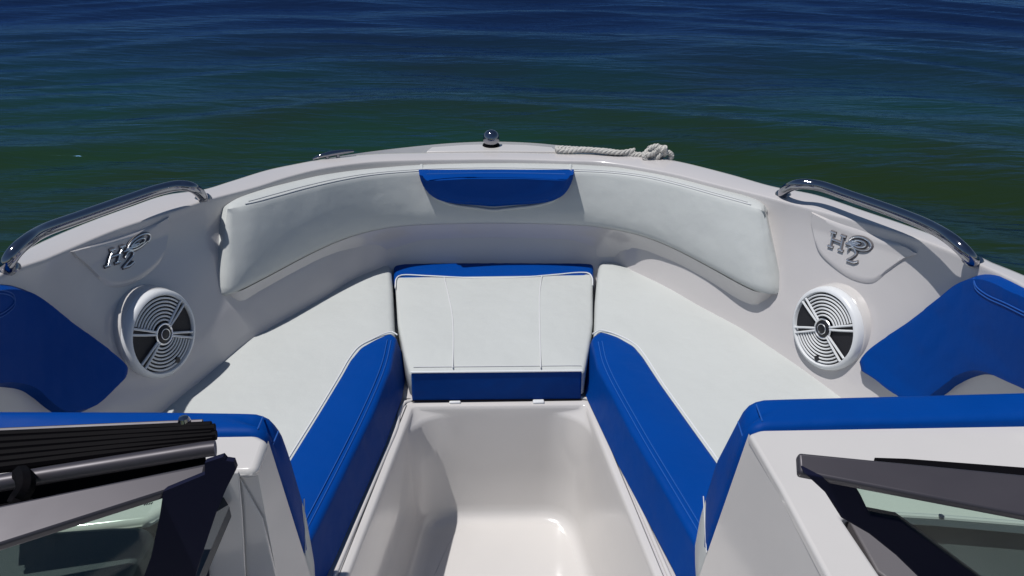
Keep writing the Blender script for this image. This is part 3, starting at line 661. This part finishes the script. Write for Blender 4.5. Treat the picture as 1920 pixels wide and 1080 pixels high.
rec = [T2b+Vector((.001, -.003, -.01)), PY(493, 972, T2.y-.004), PY(519, 1080, T2.y-.004), PY(540, 1240, T2.y-.004), PY(470, 1240, T2.y-.004), PY(452, 1080, T2.y-.004)]
obj('aft_facet', (rec, [tuple(range(6))]), GELS, lc, solid=.006, bevel=.002)
pz = [PY(395, 885, T2.y-.02), PY(448, 884, T2.y-.012), PY(455, 960, T2.y-.012), PY(470, 1240, T2.y-.012), PY(280, 1240, T2.y-.03), PY(350, 960, T2.y-.02)]
obj('aft_facet', (pz, [tuple(range(6))]), GELS, lc, solid=.006, bevel=.002)
q = [PY(a, b, T2.y-.03) for a, b in ((372, 1018), (407, 1013), (401, 1022), (388, 1050), (392, 1120), (355, 1120), (362, 1050))]
obj('latch_recess', prism([p+Vector((0, .01, 0)) for p in q], q), NAVY, lc, bevel=.002)
q = PL([(-200, 1005), (0, 1000), (210, 984), (262, 984), (283, 990), (284, 1003), (240, 1080), (150, 1240), (-300, 1240)], ZC+.004)
obj('dashboard', prism([p-Vector((0, 0, .05)) for p in q], q), DASH, lc, bevel=.01)
q = PL([(262, 985), (310, 955), (400, 900), (430, 950), (300, 1250), (150, 1250)], ZC-.05); obj('dash_base', prism([p-Vector((0, 0, .02)) for p in q], q), DASH, lc)
# ------------------------------------------------------------------ windshields
def bar(a0, a1, b0, b1, z, m, name, parent, th=.011):
    """flat topped bar: a = far edge, b = near edge (picture points)"""
    A0, A1, B0, B1_ = P(*a0, z), P(*a1, z), P(*b0, z-.012), P(*b1, z-.012)
    top = [A0, A1, B1_, B0]; return obj(name, prism([p+Vector((0, .004, -th)) for p in top], top), m, parent, bevel=.003)
ZWn = 1.06
wr = empty('windshield', P(1700, 950, ZC), 'right windshield section with wide grey frame bar and green tinted pane on the right console', 'windshield', 'windshield sections on the consoles')
bar((1497, 848), (2150, 912), (1499, 886), (2150, 1010), ZWn, ALU, 'frame_bar', wr)
q = PL([(1640, 858), (1700, 860), (2150, 894), (2150, 935), (1640, 862)], ZWn-.02); obj('seal', prism([p-Vector((0, 0, .012)) for p in q], q), BLK, wr)
Yp = P(1650, 905, ZWn-.014).y+.012
gp = [PY(a, b, Yp) for a, b in ((1590, 905), (1632, 965), (1690, 977), (1870, 1110), (2200, 1130), (2200, 960))]
obj('glass_pane', prism([p+Vector((0, .004, 0)) for p in gp], gp), GLS, wr)
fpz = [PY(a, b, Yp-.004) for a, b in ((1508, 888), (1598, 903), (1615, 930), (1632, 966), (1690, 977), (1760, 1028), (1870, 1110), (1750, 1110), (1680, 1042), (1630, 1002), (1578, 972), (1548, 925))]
obj('shadow_panel', prism([p+Vector((0, .014, 0)) for p in fpz], fpz), NAVY, wr, bevel=.002)  # dark solid standing in for the frame bar's shadow on the console
obj('base_seal', tube([P(1625, 962, ZC+.004), P(1765, 970, ZC+.004), P(2000, 989, ZC+.004)], .004, 8), GEL, wr)
obj('screw', lathe(P(1765, 968, ZC+.008), Vector((0, 0, 1)), [(.001, .002), (.004, .001), (.004, -.002), (.001, -.002)], 10), CHR, wr)
wl_ = empty('windshield', P(150, 1000, ZC), 'left windshield section with grey frame bar and green tinted pane, below the folded centre section', 'windshield', 'windshield sections on the consoles')
bar((388, 868), (-200, 988), (382, 900), (-200, 1085), ZWn, ALU, 'frame_bar', wl_)
Yq = P(250, 940, ZWn-.014).y+.012
gp = [PY(a, b, Yq) for a, b in ((-250, 1050), (150, 960), (306, 925), (300, 965), (292, 1010), (283, 1050), (262, 1110), (-250, 1140))]
obj('glass_pane', prism([p+Vector((0, .004, 0)) for p in gp], gp), GLS, wl_)
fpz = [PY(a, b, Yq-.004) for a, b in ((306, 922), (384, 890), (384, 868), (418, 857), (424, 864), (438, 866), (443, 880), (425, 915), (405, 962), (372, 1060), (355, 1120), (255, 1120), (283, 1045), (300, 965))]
obj('shadow_panel', prism([p+Vector((0, .006, 0)) for p in fpz], fpz), NAVY, wl_)  # thin dark solid in the shape of the gate seal's ragged shadow
# glass marking
gm = []
for k in range(7):
    a = PY(258+4.2*k, 947-.2*k+random.uniform(-1, 1), Yq-.003); b = PY(260+4.2*k, 944-.2*k+random.uniform(-1, 1), Yq-.003); gm.append(tube([a, a.lerp(b, .5)+Vector((.001, 0, .001)), b], .0006, 5))
obj('glass_marking', join(*gm), GRY, wl_)
obj('screw', lathe(P(103, 993, ZC+.012), Vector((0, 0, 1)), [(.001, .002), (.005, .001), (.005, -.002), (.001, -.002)], 10), BLK, wl_)
# folded centre section lying on the left windshield
fd = empty('folded_windshield_gate', P(200, 850, .95), 'folded windshield gate with black ribbed edge and grey rail over the left console', 'windshield gate')
rb_ = []
for k in range(6):
    e = 396+[0, 7, 2, 10, 4, -8][k]
    a = P(e, 797+6.2*k, .985-.003*k); b = P(-150, 822+14.5*k, .985-.003*k)
    rb_.append(tube(lin([a, b], 12), .0062 if k else .005, 8))
a0, a1, b0, b1 = P(388, 797, .975), P(-150, 828, .975), P(-150, 890, .965), P(385, 828, .965)
rb_.append(prism([p-Vector((0, 0, .012)) for p in (a0, a1, b0, b1)], [a0, a1, b0, b1]))
obj('ribbed_seal', join(*rb_), BLK, fd)
obj('top_strip', tube(lin([P(380, 791, .985), P(-150, 814, .985)], 12), .0035, 8), ALU, fd)
obj('rail', tube(lin([P(404, 840, .975), P(380, 843, .975), P(100, 888, .975), P(-150, 930, .975)], 20), lambda s: .0095 + .0*s, 14), ALU, fd, smooth=60)
q = [P(384, 850, .955), P(-150, 935, .955), P(-150, 985, .95), P(386, 868, .955)]; obj('rubber_channel', prism([p-Vector((0, 0, .012)) for p in q], q), BLK, fd)
cl = [P(40, 888, .982), P(47, 898, .988), P(48, 915, .985), P(38, 930, .975), P(30, 945, .97)]
obj('clip', tube(crom(cl, 20), .010, 8), BLK, fd)
obj('screw', lathe(P(345, 788, .99), Vector((0, 0, 1)), [(.001, .006), (.006, .004), (.008, -.002), (.001, -.004)], 12), CHR, fd)
zgb = .776
# ------------------------------------------------------------------ bow fittings
nl = obj('navigation_light', lathe(P(921, 273.5, .772), Vector((0, 0, 1)), [(.001, 0), (.028, 0), (.029, .002), (.027, .006), (.001, .006)], 32), BLK, boat, label='small chrome domed navigation light on the bow tip')
pc = P(921, 273.5, .772)
obj('collar', lathe(pc, Vector((0, 0, 1)), [(.001, .005), (.010, .005), (.010, .013), (.001, .013)], 28), PIP, nl)
obj('dome', lathe(pc, Vector((0, 0, 1)), [(.001, .0115), (.024, .012), (.0265, .018), (.0270, .026), (.0255, .036), (.021, .045), (.014, .051), (.006, .0535), (.001, .054)], 40), CHR, nl, smooth=60)
ca, cb_ = P(589, 297, zgb+.006), P(664, 281, zgb+.028)
cm = (ca+cb_)/2
pth = crom([P(587, 298, zgb+.010), P(600, 293, zgb+.018), P(628, 287, zgb+.021), P(650, 284, zgb+.021), P(663, 283, zgb+.020)], 24)
cl_ = obj('mooring_cleat', tube(pth, lambda s: .0035+.005*math.sin(math.pi*s), 10), CHR, boat)
for s in (.35, .65):
    p = pth[int(s*23)]; obj('cleat_post', tube([p, p+Vector((0, 0, -.038))], .006, 10), CHR, cl_)
# rope
def strand(path, R, r, turns, nn=3, n=220):
    q = crom(path, n); out_ = []
    for s in range(nn):
        pts = []
        for i, p in enumerate(q):
            d = (q[min(i+1, n-1)]-q[max(i-1, 0)]).normalized(); a = d.cross(Vector((0, 0, 1))).normalized(); b = a.cross(d); t_ = 2*math.pi*(turns*i/n+s/nn)
            pts.append(p+(a*math.cos(t_)+b*math.sin(t_))*R)
        out_.append(tube(pts, r, 6))
    return join(*out_)
zr_ = zgb+.008
r1 = strand([P(1042, 278, zr_), P(1080, 280, zr_), P(1130, 283, zr_), P(1170, 288, zr_), P(1200, 291, zr_), P(1225, 294, zr_+.004)], .0052, .0050, 9)
r2 = strand([P(1044, 281, zr_), P(1060, 283, zr_-.002), P(1100, 281, zr_+.004), P(1160, 286, zr_+.006), P(1190, 282, zr_+.012)], .004, .0045, 6)
kn = []
kc = P(1228, 288, zgb+.022)
for lp in range(5):
    pts = []
    ph = rng.uniform(0, 6)
    for i in range(10):
        t_ = i/9*2*math.pi*1.1+ph; pts.append(kc + Vector((.028*math.cos(t_)+rng.normal(0, .004), .012*math.sin(t_*1.3+lp)+rng.normal(0, .003), .021*math.sin(t_+lp*.7)+rng.normal(0, .003))))
    kn.append(strand(pts, .004, .0046, 7, n=90))
kn.append(strand([kc+Vector((.02, 0, .0)), kc+Vector((.042, 0, .004)), kc+Vector((.055, 0, -.008)), kc+Vector((.045, 0, -.018))], .004, .005, 3, n=50))
obj('mooring_rope', join(r1, r2, *kn), ROPE, None, 'white twisted rope with a knot lying on the bow right of the dome light', 'rope')
